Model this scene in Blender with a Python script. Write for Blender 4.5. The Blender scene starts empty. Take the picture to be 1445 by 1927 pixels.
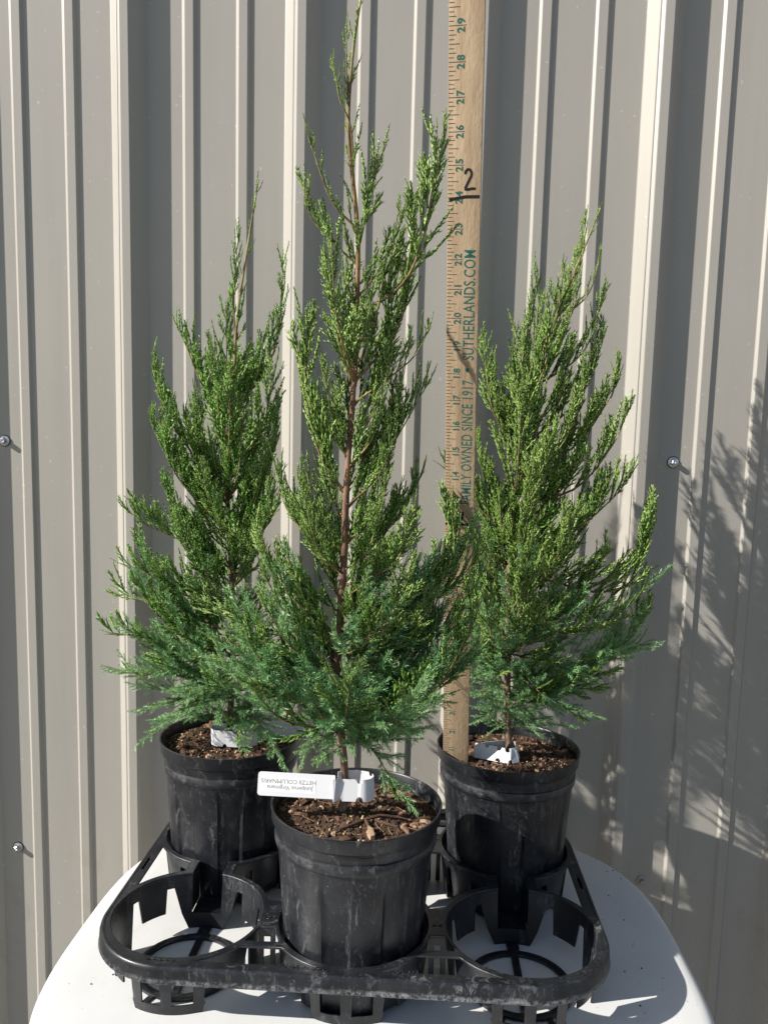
import bpy, bmesh, math, random
import numpy as np
from mathutils import Vector, Matrix, Euler

S = 0.0254                      # everything below is written in inches
sc = bpy.context.scene
COL = sc.collection

# ------------------------------------------------------------------ camera
def camera_axes(yaw, pitch, roll):
    cy, sy, cp, sp = math.cos(yaw), math.sin(yaw), math.cos(pitch), math.sin(pitch)
    f = Vector((sy*cp, cy*cp, -sp)); r = Vector((cy, -sy, 0)); u = r.cross(f)
    r2 = math.cos(roll)*r + math.sin(roll)*u
    u2 = -math.sin(roll)*r + math.cos(roll)*u
    return r2, u2, f
cam_d = bpy.data.cameras.new('camera'); cam = bpy.data.objects.new('camera', cam_d); COL.objects.link(cam)
r_, u_, f_ = camera_axes(-0.0450, 0.0701, 0.0269)
M = Matrix((r_, u_, -f_)).transposed().to_4x4()
M.translation = Vector((2.0679, -29.4627, 13.1229))*S
cam.matrix_world = M
cam_d.sensor_fit = 'VERTICAL'; cam_d.sensor_height = 24.0
cam_d.lens = 24.0*1500/1927
cam_d.clip_start = 0.02; cam_d.clip_end = 500
sc.camera = cam

# ------------------------------------------------------------------ light
SUN = Vector((2.4, 1.0, -1.6)).normalized()        # the way the light travels
elev = math.asin(-SUN.z)
w = bpy.data.worlds.new('World'); sc.world = w; w.use_nodes = True
wn = w.node_tree
bg = next(n for n in wn.nodes if n.type == 'BACKGROUND')
sky = wn.nodes.new('ShaderNodeTexSky'); sky.sky_type = 'NISHITA'; sky.sun_disc = False
sky.sun_elevation = elev
sky.sun_rotation = math.atan2(-SUN.x, -SUN.y)
sky.air_density = 1.0; sky.dust_density = 0.6; sky.ozone_density = 1.0
wn.links.new(sky.outputs[0], bg.inputs[0]); bg.inputs[1].default_value = 0.074
sd = bpy.data.lights.new('sun', 'SUN'); sd.energy = 5.0; sd.angle = math.radians(0.53); sd.color = (1.0, 0.96, 0.89)
so = bpy.data.objects.new('sun', sd); COL.objects.link(so)
so.rotation_euler = SUN.to_track_quat('-Z', 'Y').to_euler(); so.location = (-2, -2, 3)
sc.view_settings.view_transform = 'Standard'; sc.view_settings.look = 'None'
sc.view_settings.gamma = 1; sc.view_settings.use_curve_mapping = False
sc.view_settings.exposure = 0.66

# ------------------------------------------------------------------ helpers
def tag(o, label=None, cat=None, group=None, kind=None):
    if label: o['label'] = label
    if cat: o['category'] = cat
    if group: o['group'] = group
    if kind: o['kind'] = kind
    return o
def link(o, parent=None):
    COL.objects.link(o)
    if parent is not None: o.parent = parent
    return o
def empty(name, loc=(0, 0, 0)):
    o = bpy.data.objects.new(name, None); o.location = Vector(loc)*S; o.empty_display_size = 0.02
    return link(o)
def smooth(me, angle=None):
    me.polygons.foreach_set('use_smooth', [True]*len(me.polygons))
    if angle: me.set_sharp_from_angle(angle=math.radians(angle))
def mesh_np(name, V, F, mat, parent=None, col=None, sm=True, sharp=None):
    """V (n,3) inches, F (m,3) or (m,4) int; faces all of one size."""
    V = np.asarray(V, np.float32)*S; F = np.asarray(F, np.int32)
    me = bpy.data.meshes.new(name); k = F.shape[1]
    me.vertices.add(len(V)); me.vertices.foreach_set('co', V.ravel())
    me.loops.add(F.size); me.loops.foreach_set('vertex_index', F.ravel())
    me.polygons.add(len(F)); me.polygons.foreach_set('loop_start', np.arange(0, F.size, k, dtype=np.int32))
    me.update(calc_edges=True)
    if col is not None:
        a = me.attributes.new('tint', 'FLOAT', 'POINT'); a.data.foreach_set('value', np.asarray(col, np.float32))
    if sm: smooth(me, sharp)
    me.materials.append(mat)
    o = bpy.data.objects.new(name, me)
    return link(o, parent)
class MB:
    def __init__(s): s.v = []; s.f = []
    def add(s, v, f):
        n = len(s.v); s.v += [tuple(p) for p in v]; s.f += [tuple(i+n for i in q) for q in f]
    def box(s, c, d, rot=None):
        x, y, z = d[0]/2, d[1]/2, d[2]/2
        v = [Vector((a*x, b*y, e*z)) for a in (-1, 1) for b in (-1, 1) for e in (-1, 1)]
        if rot is not None: v = [rot @ p for p in v]
        s.add([p+Vector(c) for p in v], [(0, 1, 3, 2), (4, 6, 7, 5), (0, 4, 5, 1), (2, 3, 7, 6), (0, 2, 6, 4), (1, 5, 7, 3)])
    def rings(s, rings, closed_loop=False, cap=True, close_path=False):
        n = len(rings[0]); b = len(s.v)
        for r in rings: s.v += [tuple(p) for p in r]
        m = len(rings)
        for i in range(m if close_path else m-1):
            j = (i+1) % m
            for k in range(n if closed_loop else n-1):
                l = (k+1) % n
                s.f.append((b+i*n+k, b+i*n+l, b+j*n+l, b+j*n+k))
        if cap and closed_loop and not close_path:
            s.f.append(tuple(b+k for k in reversed(range(n)))); s.f.append(tuple(b+(m-1)*n+k for k in range(n)))
    def lathe(s, prof, c=(0, 0, 0), n=64, mod=None):
        rings = []
        for (r, z) in prof:
            ring = []
            for k in range(n):
                a = 2*math.pi*k/n
                rr = r if mod is None else mod(r, z, a)
                ring.append((c[0]+rr*math.cos(a), c[1]+rr*math.sin(a), c[2]+z))
            rings.append(ring)
        s.rings(rings, closed_loop=True, cap=False)
    def tube(s, pts, rad, n=8, cap=True):
        pts = [Vector(p) for p in pts]; rings = []; ref = Vector((0.3, 0.9, 0.2))
        for i, p in enumerate(pts):
            d = (pts[min(i+1, len(pts)-1)]-pts[max(i-1, 0)]).normalized()
            a = d.cross(ref).normalized(); b = d.cross(a)
            r = rad[i] if hasattr(rad, '__len__') else rad
            rings.append([p+r*(math.cos(2*math.pi*k/n)*a+math.sin(2*math.pi*k/n)*b) for k in range(n)])
        s.rings(rings, closed_loop=True, cap=cap)
    def build(s, name, mat, parent=None, sm=True, sharp=35, bevel=0):
        me = bpy.data.meshes.new(name)
        me.from_pydata([(x*S, y*S, z*S) for x, y, z in s.v], [], s.f); me.update()
        bm = bmesh.new(); bm.from_mesh(me)
        bmesh.ops.recalc_face_normals(bm, faces=bm.faces)
        if bevel:
            es = [e for e in bm.edges if len(e.link_faces) == 2 and e.calc_face_angle(0) > math.radians(30)]
            bmesh.ops.bevel(bm, geom=es, offset=bevel*S, segments=2, affect='EDGES', profile=0.6)
        bm.to_mesh(me); bm.free()
        if sm: smooth(me, sharp)
        me.materials.append(mat)
        return link(bpy.data.objects.new(name, me), parent)
def curve_mesh(splines, extrude, bevel=0.0, z=0.0, res=2):
    """filled flat outline with holes -> mesh data, centred on height z (inches)"""
    cu = bpy.data.curves.new('outline', 'CURVE'); cu.dimensions = '2D'; cu.fill_mode = 'BOTH'
    cu.extrude = (extrude-bevel)*S; cu.bevel_depth = bevel*S; cu.offset = -bevel*S; cu.bevel_resolution = res
    for pts in splines:
        sp = cu.splines.new('POLY'); sp.points.add(len(pts)-1)
        for q, (x, y) in zip(sp.points, pts): q.co = (x*S, y*S, 0, 1)
        sp.use_cyclic_u = True
    return eval_curve(cu, z)
def eval_curve(cu, z=0.0):
    o = bpy.data.objects.new('outline', cu); COL.objects.link(o)
    dg = bpy.context.evaluated_depsgraph_get(); dg.update()
    me = bpy.data.meshes.new_from_object(o.evaluated_get(dg))
    bpy.data.objects.remove(o); bpy.data.curves.remove(cu)
    for v in me.vertices: v.co.z += z*S
    return me
def text_mesh(txt, size, extrude=0.0, sx=1.0, space=1.0, offset=0.0):
    cu = bpy.data.curves.new('text', 'FONT'); cu.body = txt; cu.size = size*S; cu.extrude = extrude*S
    cu.align_x = 'CENTER'; cu.align_y = 'CENTER'; cu.space_character = space; cu.offset = offset*S
    cu.resolution_u = 3
    me = eval_curve(cu)
    for v in me.vertices: v.co.x *= sx
    return me
def place_mesh(name, me, mat, parent, mw=None, sm=False):
    me.name = name; me.materials.clear(); me.materials.append(mat)
    if mw is not None: me.transform(mw)
    if sm: smooth(me, 40)
    return link(bpy.data.objects.new(name, me), parent)
def join_meshes(mes):
    bm = bmesh.new()
    for m in mes: bm.from_mesh(m); bpy.data.meshes.remove(m)
    me = bpy.data.meshes.new('joined'); bm.to_mesh(me); bm.free(); return me

# ------------------------------------------------------------------ materials
def mat(name):
    m = bpy.data.materials.new(name); m.use_nodes = True
    nt = m.node_tree; b = next(n for n in nt.nodes if n.type == 'BSDF_PRINCIPLED')
    return m, nt, b
def N(nt, t, **kw):
    n = nt.nodes.new(t)
    for k, v in kw.items():
        if k in n.inputs: n.inputs[k].default_value = v
        else: setattr(n, k, v)
    return n
def noise(nt, scale, detail=4, rough=0.55, vec=None, sc3=None, dist=0.0):
    t = N(nt, 'ShaderNodeTexCoord'); src = t.outputs['Object']
    if sc3:
        mp = N(nt, 'ShaderNodeMapping'); mp.inputs['Scale'].default_value = sc3
        nt.links.new(src, mp.inputs[0]); src = mp.outputs[0]
    n = N(nt, 'ShaderNodeTexNoise'); n.inputs['Scale'].default_value = scale; n.inputs['Detail'].default_value = detail
    n.inputs['Roughness'].default_value = rough; n.inputs['Distortion'].default_value = dist
    nt.links.new(src, n.inputs['Vector']); return n.outputs['Fac']
def ramp(nt, fac, stops):
    r = N(nt, 'ShaderNodeValToRGB'); el = r.color_ramp.elements
    while len(el) < len(stops): el.new(0.5)
    for e, (p, c) in zip(el, stops):
        e.position = p; e.color = (c if hasattr(c, '__len__') else (c, c, c)) + (() if hasattr(c, '__len__') and len(c) == 4 else (1,))
    nt.links.new(fac, r.inputs[0]); return r.outputs[0]
def mix(nt, fac, a, b, mode='MIX'):
    m = N(nt, 'ShaderNodeMix', data_type='RGBA', blend_type=mode)
    for s, v in ((0, fac), (6, a), (7, b)):
        if hasattr(v, 'links'): nt.links.new(v, m.inputs[s])
        elif s == 0: m.inputs[0].default_value = v
        else: m.inputs[s].default_value = tuple(v)+(1,)
    return m.outputs[2]
def mth(nt, op, a, b=0.0):
    m = N(nt, 'ShaderNodeMath', operation=op)
    for i, v in enumerate((a, b)):
        if hasattr(v, 'links'): nt.links.new(v, m.inputs[i])
        else: m.inputs[i].default_value = v
    return m.outputs[0]
def bump(nt, b, h, strength, dist=0.001):
    n = N(nt, 'ShaderNodeBump'); n.inputs['Strength'].default_value = strength; n.inputs['Distance'].default_value = dist
    nt.links.new(h, n.inputs['Height']); nt.links.new(n.outputs[0], b.inputs['Normal'])

def m_wall():
    m, nt, b = mat('painted_steel')
    n1 = noise(nt, 3, 5); n2 = noise(nt, 60, 3)
    c = mix(nt, ramp(nt, n1, [(0.3, 0), (0.75, 1)]), (0.342, 0.322, 0.290), (0.372, 0.350, 0.312))
    # dried splash dirt low on the sheet
    g = N(nt, 'ShaderNodeNewGeometry'); sx = N(nt, 'ShaderNodeSeparateXYZ'); nt.links.new(g.outputs['Position'], sx.inputs[0])
    low = N(nt, 'ShaderNodeMapRange'); nt.links.new(sx.outputs[2], low.inputs[0])
    low.inputs[1].default_value = 0.02; low.inputs[2].default_value = -0.75; low.inputs[3].default_value = 0; low.inputs[4].default_value = 1
    d = mth(nt, 'MULTIPLY', ramp(nt, noise(nt, 16, 9, 0.72), [(0.56, 0), (0.74, 1)]), low.outputs[0])
    c = mix(nt, mth(nt, 'MULTIPLY', d, 0.5), c, (0.17, 0.13, 0.09))
    run = ramp(nt, noise(nt, 26, 6, 0.65, sc3=(1, 1, 0.02)), [(0.5, 0), (0.72, 1)])
    c = mix(nt, mth(nt, 'MULTIPLY', run, 0.16), c, (0.25, 0.225, 0.19))
    sp = ramp(nt, noise(nt, 180, 2, 0.4), [(0.74, 0), (0.77, 1)])
    c = mix(nt, mth(nt, 'MULTIPLY', sp, 0.35), c, (0.7, 0.7, 0.66))
    nt.links.new(c, b.inputs['Base Color'])
    b.inputs['Roughness'].default_value = 0.42; b.inputs['Specular IOR Level'].default_value = 0.4
    bump(nt, b, mth(nt, 'ADD', mth(nt, 'MULTIPLY', n2, 0.06), mth(nt, 'MULTIPLY', noise(nt, 5, 2, 0.5, sc3=(1, 1, 0.35)), 1.6)), 0.5, 0.0022); return m
def m_black(name, dusty, base=(0.009, 0.010, 0.013), rim=False, band=False):
    m, nt, b = mat(name)
    d1 = ramp(nt, noise(nt, 30, 9, 0.7), [(0.45, 0), (0.75, 1)])
    d2 = ramp(nt, noise(nt, 115, 8, 0.78, sc3=(1, 1, 0.4), dist=0.8), [(0.53, 0), (0.60, 1)])
    st = ramp(nt, noise(nt, 34, 6, 0.6, sc3=(1, 1, 0.14)), [(0.46, 0), (0.66, 1)])
    sc_ = ramp(nt, noise(nt, 260, 4, 0.6, sc3=(1, 1, 0.12)), [(0.60, 0), (0.66, 1)])
    dots = ramp(nt, noise(nt, 420, 2, 0.5), [(0.68, 0), (0.72, 1)])
    f = mth(nt, 'ADD', mth(nt, 'MULTIPLY', d1, 0.10), mth(nt, 'MULTIPLY', mth(nt, 'MULTIPLY', d2, st), 0.8))
    f = mth(nt, 'ADD', f, mth(nt, 'MULTIPLY', mth(nt, 'MULTIPLY', sc_, d1), 0.35))
    f = mth(nt, 'ADD', f, mth(nt, 'MULTIPLY', dots, 0.30))
    if band:                                  # dried water line and dust caught on the ledge
        t = N(nt, 'ShaderNodeTexCoord'); sx = N(nt, 'ShaderNodeSeparateXYZ'); nt.links.new(t.outputs['Object'], sx.inputs[0])
        wob = mth(nt, 'ADD', sx.outputs[2], mth(nt, 'MULTIPLY', mth(nt, 'SUBTRACT', noise(nt, 40, 4), 0.5), 0.006))
        dz = mth(nt, 'ABSOLUTE', mth(nt, 'SUBTRACT', wob, 5.78*S)); bnd = N(nt, 'ShaderNodeMapRange'); nt.links.new(dz, bnd.inputs[0])
        bnd.inputs[1].default_value = 0.0055; bnd.inputs[2].default_value = 0.0015
        gr = ramp(nt, noise(nt, 170, 8, 0.78), [(0.40, 0), (0.62, 1)])
        f = mth(nt, 'ADD', f, mth(nt, 'MULTIPLY', mth(nt, 'MULTIPLY', bnd.outputs[0], mth(nt, 'MULTIPLY', gr, ramp(nt, noise(nt, 17, 4), [(0.4, 0.1), (0.65, 1)]))), 0.5))
    f = mth(nt, 'MULTIPLY', f, dusty)
    if rim:                                   # chalky wear along the lower lip
        t = N(nt, 'ShaderNodeTexCoord'); sx = N(nt, 'ShaderNodeSeparateXYZ'); nt.links.new(t.outputs['Object'], sx.inputs[0])
        mr = N(nt, 'ShaderNodeMapRange'); nt.links.new(sx.outputs[2], mr.inputs[0])
        mr.inputs[1].default_value = 1.98*S; mr.inputs[2].default_value = 1.66*S
        mr.inputs[3].default_value = 0.0; mr.inputs[4].default_value = 1.0
        w2 = ramp(nt, noise(nt, 240, 8, 0.8), [(0.44, 0), (0.58, 1)])
        w3 = ramp(nt, mth(nt, 'ADD', mr.outputs[0], mth(nt, 'MULTIPLY', noise(nt, 45, 5), 0.8)), [(0.62, 0), (0.95, 1)])
        f = mth(nt, 'ADD', f, mth(nt, 'MULTIPLY', mth(nt, 'MULTIPLY', mth(nt, 'MULTIPLY', w2, w3), ramp(nt, noise(nt, 14, 4), [(0.35, 0.25), (0.6, 1)])), 1.0))
    c = mix(nt, f, base, (0.21, 0.215, 0.225))
    nt.links.new(c, b.inputs['Base Color'])
    r = ramp(nt, noise(nt, 45, 6, 0.6), [(0.3, 0.26), (0.7, 0.46)])
    nt.links.new(mth(nt, 'ADD', r, mth(nt, 'MULTIPLY', f, 0.3)), b.inputs['Roughness'])
    b.inputs['Specular IOR Level'].default_value = 0.5
    bump(nt, b, noise(nt, 240, 4), 0.12, 0.0005); return m
def m_plain(name, col, rough=0.5, spec=0.5, metal=0.0, nz=None):
    m, nt, b = mat(name)
    b.inputs['Base Color'].default_value = tuple(col)+(1,)
    b.inputs['Roughness'].default_value = rough; b.inputs['Metallic'].default_value = metal
    b.inputs['Specular IOR Level'].default_value = spec
    if nz:
        c = mix(nt, noise(nt, nz[0], 6, 0.65), tuple(x*(1-nz[1]) for x in col), tuple(min(1, x*(1+nz[1])) for x in col))
        nt.links.new(c, b.inputs['Base Color']); bump(nt, b, noise(nt, nz[0]*2, 5), nz[2], 0.001)
    return m
def m_table():
    m, nt, b = mat('white_resin')
    c = mix(nt, ramp(nt, noise(nt, 9, 7, 0.6), [(0.35, 0), (0.75, 1)]), (0.66, 0.66, 0.655), (0.615, 0.61, 0.595))
    sp = ramp(nt, noise(nt, 260, 3, 0.5), [(0.69, 0), (0.73, 1)])
    c = mix(nt, mth(nt, 'MULTIPLY', sp, 0.4), c, (0.30, 0.26, 0.20))
    sm_ = ramp(nt, noise(nt, 28, 9, 0.72, dist=1.2), [(0.57, 0), (0.72, 1)])
    c = mix(nt, mth(nt, 'MULTIPLY', sm_, 0.22), c, (0.42, 0.38, 0.32))
    nt.links.new(c, b.inputs['Base Color']); b.inputs['Roughness'].default_value = 0.38
    b.inputs['Specular IOR Level'].default_value = 0.35
    bump(nt, b, noise(nt, 420, 3), 0.10, 0.0005); return m
def m_wood():
    m, nt, b = mat('ruler_wood')
    g = noise(nt, 170, 7, 0.7, sc3=(1, 0.05, 1), dist=0.3); blot = noise(nt, 22, 6, 0.65, sc3=(1, 0.3, 1))
    c = mix(nt, ramp(nt, g, [(0.3, 0), (0.72, 1)]), (0.36, 0.245, 0.145), (0.56, 0.43, 0.295))
    c = mix(nt, ramp(nt, blot, [(0.42, 0), (0.75, 0.7)]), c, (0.27, 0.19, 0.125))
    nt.links.new(c, b.inputs['Base Color']); b.inputs['Roughness'].default_value = 0.62
    b.inputs['Specular IOR Level'].default_value = 0.25
    bump(nt, b, noise(nt, 330, 5, 0.6, sc3=(1, 0.35, 1)), 0.6, 0.0007); return m
def m_foliage(name, old, new, tip, trans=0.26):
    m, nt, b = mat(name)
    a = N(nt, 'ShaderNodeAttribute', attribute_name='tint')
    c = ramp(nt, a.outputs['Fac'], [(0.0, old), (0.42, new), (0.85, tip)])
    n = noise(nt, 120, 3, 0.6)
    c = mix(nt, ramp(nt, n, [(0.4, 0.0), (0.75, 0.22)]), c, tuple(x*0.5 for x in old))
    nt.links.new(c, b.inputs['Base Color']); b.inputs['Roughness'].default_value = 0.34
    b.inputs['Specular IOR Level'].default_value = 0.5
    tr = N(nt, 'ShaderNodeBsdfTranslucent'); nt.links.new(c, tr.inputs['Color'])
    ms = N(nt, 'ShaderNodeMixShader'); ms.inputs[0].default_value = trans
    out = next(x for x in nt.nodes if x.type == 'OUTPUT_MATERIAL')
    nt.links.new(b.outputs[0], ms.inputs[1]); nt.links.new(tr.outputs[0], ms.inputs[2]); nt.links.new(ms.outputs[0], out.inputs[0])
    return m
def m_bark():
    m, nt, b = mat('juniper_bark')
    a = N(nt, 'ShaderNodeAttribute', attribute_name='tint')
    c = ramp(nt, a.outputs['Fac'], [(0.0, (0.25, 0.165, 0.12)), (0.45, (0.27, 0.135, 0.09)), (0.8, (0.33, 0.20, 0.09)), (1.0, (0.36, 0.38, 0.13))])
    g = noise(nt, 110, 6, 0.7, sc3=(1, 1, 0.22))
    c = mix(nt, ramp(nt, g, [(0.42, 0.75), (0.6, 0)]), c, (0.05, 0.028, 0.02))
    nt.links.new(c, b.inputs['Base Color']); b.inputs['Roughness'].default_value = 0.8
    bump(nt, b, g, 0.9, 0.0015); return m
def m_ground():
    m, nt, b = mat('gravel_ground')
    c = mix(nt, noise(nt, 2.5, 9, 0.65), (0.11, 0.10, 0.085), (0.18, 0.16, 0.135))
    nt.links.new(c, b.inputs['Base Color']); b.inputs['Roughness'].default_value = 0.85
    bump(nt, b, noise(nt, 120, 5), 0.3, 0.002); return m

MW = m_wall(); MPOT = m_black('pot_plastic', 0.8, band=True); MTRAY = m_black('tray_plastic', 0.55); MRIM = m_black('tray_rim_plastic', 0.8, rim=True)
MTABLE = m_table(); MWOOD = m_wood(); MBARK = m_bark(); MGROUND = m_ground()
MZINC = m_plain('zinc', (0.55, 0.55, 0.56), 0.35, 0.5, 0.9); MRUBBER = m_plain('washer_rubber', (0.02, 0.02, 0.02), 0.7)
MINK = m_plain('green_ink', (0.03, 0.13, 0.105), 0.7, 0.2); MTICK = m_plain('tick_ink', (0.06, 0.085, 0.07), 0.7, 0.2); MMARK = m_plain('marker_ink', (0.006, 0.006, 0.007), 0.5)
MTAG = m_plain('tag_plastic', (0.70, 0.70, 0.73), 0.35, 0.5); MSTICK = m_plain('sticker_paper', (0.78, 0.78, 0.78), 0.6, 0.3); MPRINT = m_plain('print', (0.12, 0.12, 0.13), 0.7)
MSOIL = m_plain('potting_soil', (0.066, 0.041, 0.028), 0.95, 0.1, 0, (140, 0.6, 1.0))
MCHIP = [m_plain('bark_chip_a', (0.17, 0.095, 0.065), 0.85, 0.15, 0, (120, 0.5, 0.8)), m_plain('bark_chip_b', (0.25, 0.15, 0.10), 0.85, 0.15, 0, (120, 0.5, 0.8)), m_plain('bark_chip_c', (0.10, 0.06, 0.043), 0.9, 0.1, 0, (120, 0.5, 0.8)),
         m_plain('bark_chip_d', (0.34, 0.23, 0.155), 0.85, 0.1, 0, (120, 0.4, 0.8)), m_plain('bark_chip_e', (0.045, 0.03, 0.023), 0.9, 0.1, 0, (120, 0.5, 0.8))]
MPERL = m_plain('grit', (0.52, 0.40, 0.22), 0.85, 0.2, 0, (300, 0.35, 0.4))
MCRUMB = m_plain('crumb', (0.085, 0.055, 0.038), 0.95, 0.1, 0, (300, 0.6, 0.6))
MDEB = m_plain('debris', (0.03, 0.02, 0.015), 0.9)
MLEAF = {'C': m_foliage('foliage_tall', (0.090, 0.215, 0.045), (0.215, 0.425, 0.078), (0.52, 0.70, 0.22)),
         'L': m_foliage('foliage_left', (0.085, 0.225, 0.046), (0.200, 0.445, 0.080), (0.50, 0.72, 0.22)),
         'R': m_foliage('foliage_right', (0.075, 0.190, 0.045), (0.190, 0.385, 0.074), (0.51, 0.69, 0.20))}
MNEED = m_foliage('foliage_needles', (0.075, 0.195, 0.072), (0.180, 0.385, 0.145), (0.48, 0.67, 0.32), 0.15)

# ------------------------------------------------------------------ ground and wall
TABLE_Z = -7.0; GROUND_Z = TABLE_Z-28.0
b = MB(); G = 40*39.37
b.add([(-G, -G, GROUND_Z), (G, -G, GROUND_Z), (G, G, GROUND_Z), (-G, G, GROUND_Z)], [(0, 1, 2, 3)])
tag(b.build('ground', MGROUND, sm=False), kind='structure')

WK = -0.0484; WY = 13.8996
wall = empty('metal_wall', (0, WY+WK*GROUND_Z*-0+1.0, GROUND_Z))
tag(wall, 'tall beige ribbed steel siding wall behind the potted junipers', 'wall')
wo = Vector(wall.location)/S
def rib_profile(c):
    P = [(c-0.97, 0), (c-0.93, 0.02), (c-0.47, 0.60), (c-0.42, 0.615), (c-0.40, 0.60), (c-0.37, 0.63), (c-0.26, 0.735), (c-0.22, 0.75),
         (c+0.20, 0.75), (c+0.235, 0.735), (c+0.33, 0.655), (c+0.36, 0.645), (c+0.39, 0.60), (c+0.90, 0.03), (c+0.95, 0)]
    for m in (3.14, 5.92):
        x = c+m
        P += [(x-0.40, 0), (x-0.37, 0.01), (x-0.255, 0.125), (x-0.225, 0.135), (x+0.20, 0.135), (x+0.23, 0.125), (x+0.32, 0.01), (x+0.35, 0)]
    return P
ZB, ZT = GROUND_Z+1.5, 96.0
def wall_pt(x, d, z): return (x-wo.x, WY+WK*z-d-wo.y, z-wo.z)
for p in range(-2, 2):
    c0 = -4.5+p*36.0
    prof = []
    for k in range(4): prof += rib_profile(c0+9*k)
    prof.append((c0+36-0.97-0.004, 0))
    zs = np.linspace(ZB, ZT, 24)
    rings = [[wall_pt(x, d, z) for x, d in prof] for z in zs]
    mb = MB(); mb.rings(rings, cap=False)
    # returned bottom hem so the sheet has thickness
    o = mb.build('siding_panel', MW, wall, sharp=12)
for (x, z) in [(-20.66, 13.4), (-20.62, -10.1), (15.28, 13.2), (15.1, -10.25)]:
    base = Vector(wall_pt(x, 0.0, z)); 
    mb = MB(); R90 = Matrix.Rotation(math.radians(90), 4, 'X')
    def lath(prof, n, ph=0):
        q = MB(); rings = []
        for r, h in prof:
            rings.append([(base.x+r*math.cos(2*math.pi*k/n+ph), base.y-h, base.z+r*math.sin(2*math.pi*k/n+ph)) for k in range(n)])
        q.rings(rings, closed_loop=True); return q
    mz, mr_ = (MW, MW) if (x > 0 and z < 0) else (MZINC, MRUBBER)
    scr = lath([(0.15, 0.09), (0.155, 0.2), (0.15, 0.28), (0.11, 0.31), (0.05, 0.30), (0.02, 0.27)], 6, 0.3).build('screw', mz, wall, sharp=20)
    lath([(0.285, 0.045), (0.28, 0.075), (0.16, 0.11), (0.14, 0.1)], 20).build('flange', mz, scr)
    lath([(0.31, 0.004), (0.32, 0.03), (0.28, 0.05)], 20).build('washer', mr_, scr)

# ------------------------------------------------------------------ table
tbl = empty('patio_table', (0.88, 2.6, GROUND_Z))
tag(tbl, 'white plastic table with bowed rounded edges under the black tray', 'table')
def super_ring(a, bb, n, z, cnt=160):
    out = []
    for k in range(cnt):
        t = 2*math.pi*k/cnt; c, s = math.cos(t), math.sin(t)
        out.append((a*abs(c)**(2/n)*math.copysign(1, c), bb*abs(s)**(2/n)*math.copysign(1, s), z))
    return out
tz = TABLE_Z-GROUND_Z; A, B, NN = 12.72, 10.7, 3.15
mb = MB(); prof = [(0.0, -1.1), (0.0, -0.55), (0.03, -0.35), (0.10, -0.2), (0.22, -0.09), (0.38, -0.03), (0.6, 0.0)]
rings = [super_ring(A-i, B-i, NN, tz+z) for i, z in prof]
rings += [super_ring(A-k, B-k, NN, tz) for k in (1.5, 4, 7, 9)]
mb.rings(rings, closed_loop=True, cap=False)
n0 = len(mb.v); mb.v.append((0, 0, tz)); L = n0-160
for k in range(160): mb.f.append((L+k, L+(k+1) % 160, n0))
mb.rings([super_ring(A, B, NN, tz-1.1), super_ring(A-0.2, B-0.2, NN, tz-1.1), super_ring(A-0.2, B-0.2, NN, tz-0.3), super_ring(1, 1, NN, tz-0.3)], closed_loop=True, cap=False)
mb.build('tabletop', MTABLE, tbl, sharp=40)
for sx in (-1, 1):
    for sy in (-1, 1):
        mb = MB(); x, y = sx*9.3, sy*7.6
        mb.rings([[(x+sx*e*1.2+dx*r, y+sy*e*1.0+dy*r, z) for dx, dy in ((-1, -1), (1, -1), (1, 1), (-1, 1))] for r, z, e in ((0.75, 0, 1), (0.8, 8, 0.7), (1.1, tz-0.31, 0))], closed_loop=True)
        mb.build('leg', MTABLE, tbl, bevel=0.12)

# ------------------------------------------------------------------ carry tray
PX, PY = 6.43, 6.66; TZ = -4.72
tray = empty('carry_tray', (0, 3.33, TABLE_Z))
tag(tray, 'black plastic six-hole nursery carry tray on the white table', 'tray')
to = Vector(tray.location)/S
cells = [(i*PX, j*PY) for j in (0, 1) for i in (-1, 0, 1)]
HX, HY, RC = 9.53, 6.72, 3.15
def rrect(hx, hy, r, n=14):
    out = []
    for cx, cy, a0 in ((hx-r, hy-r, 0), (-hx+r, hy-r, 90), (-hx+r, -hy+r, 180), (hx-r, -hy+r, 270)):
        for k in range(n+1):
            a = math.radians(a0+90*k/n); out.append((cx+r*math.cos(a), cy+r*math.sin(a)))
    return out
def arc(cx, cy, r, a0, a1, n):
    return [(cx+r*math.cos(math.radians(a0+(a1-a0)*k/n)), cy+r*math.sin(math.radians(a0+(a1-a0)*k/n))) for k in range(n+1)]
RH = 2.86; NW = 0.62
def sh(pts): return [(x-to.x, y-to.y) for x, y in pts]
holes = []
an = math.degrees(math.asin(NW/RH))
for i in (-1, 0, 1):
    cx = i*PX
    holes.append(arc(cx, 0, RH, 90+an, 450-an, 60) + arc(cx, PY, RH, -90+an, 270-an, 60))
RW = 3.13
def dx_at(r, y): return math.sqrt(r*r-y*y)
# side triangles
for sgn in (-1, 1):
    xo, xi = 9.05, PX+NW+0.42
    a_out = math.degrees(math.acos((xo-PX)/RW)); a_in = math.degrees(math.acos((xi-PX)/RW))
    p = arc(PX, 0, RW, a_out, a_in, 10) + arc(PX, PY, RW, -a_in, -a_out, 10)
    holes.append([(sgn*x, y) for x, y in p])
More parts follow.
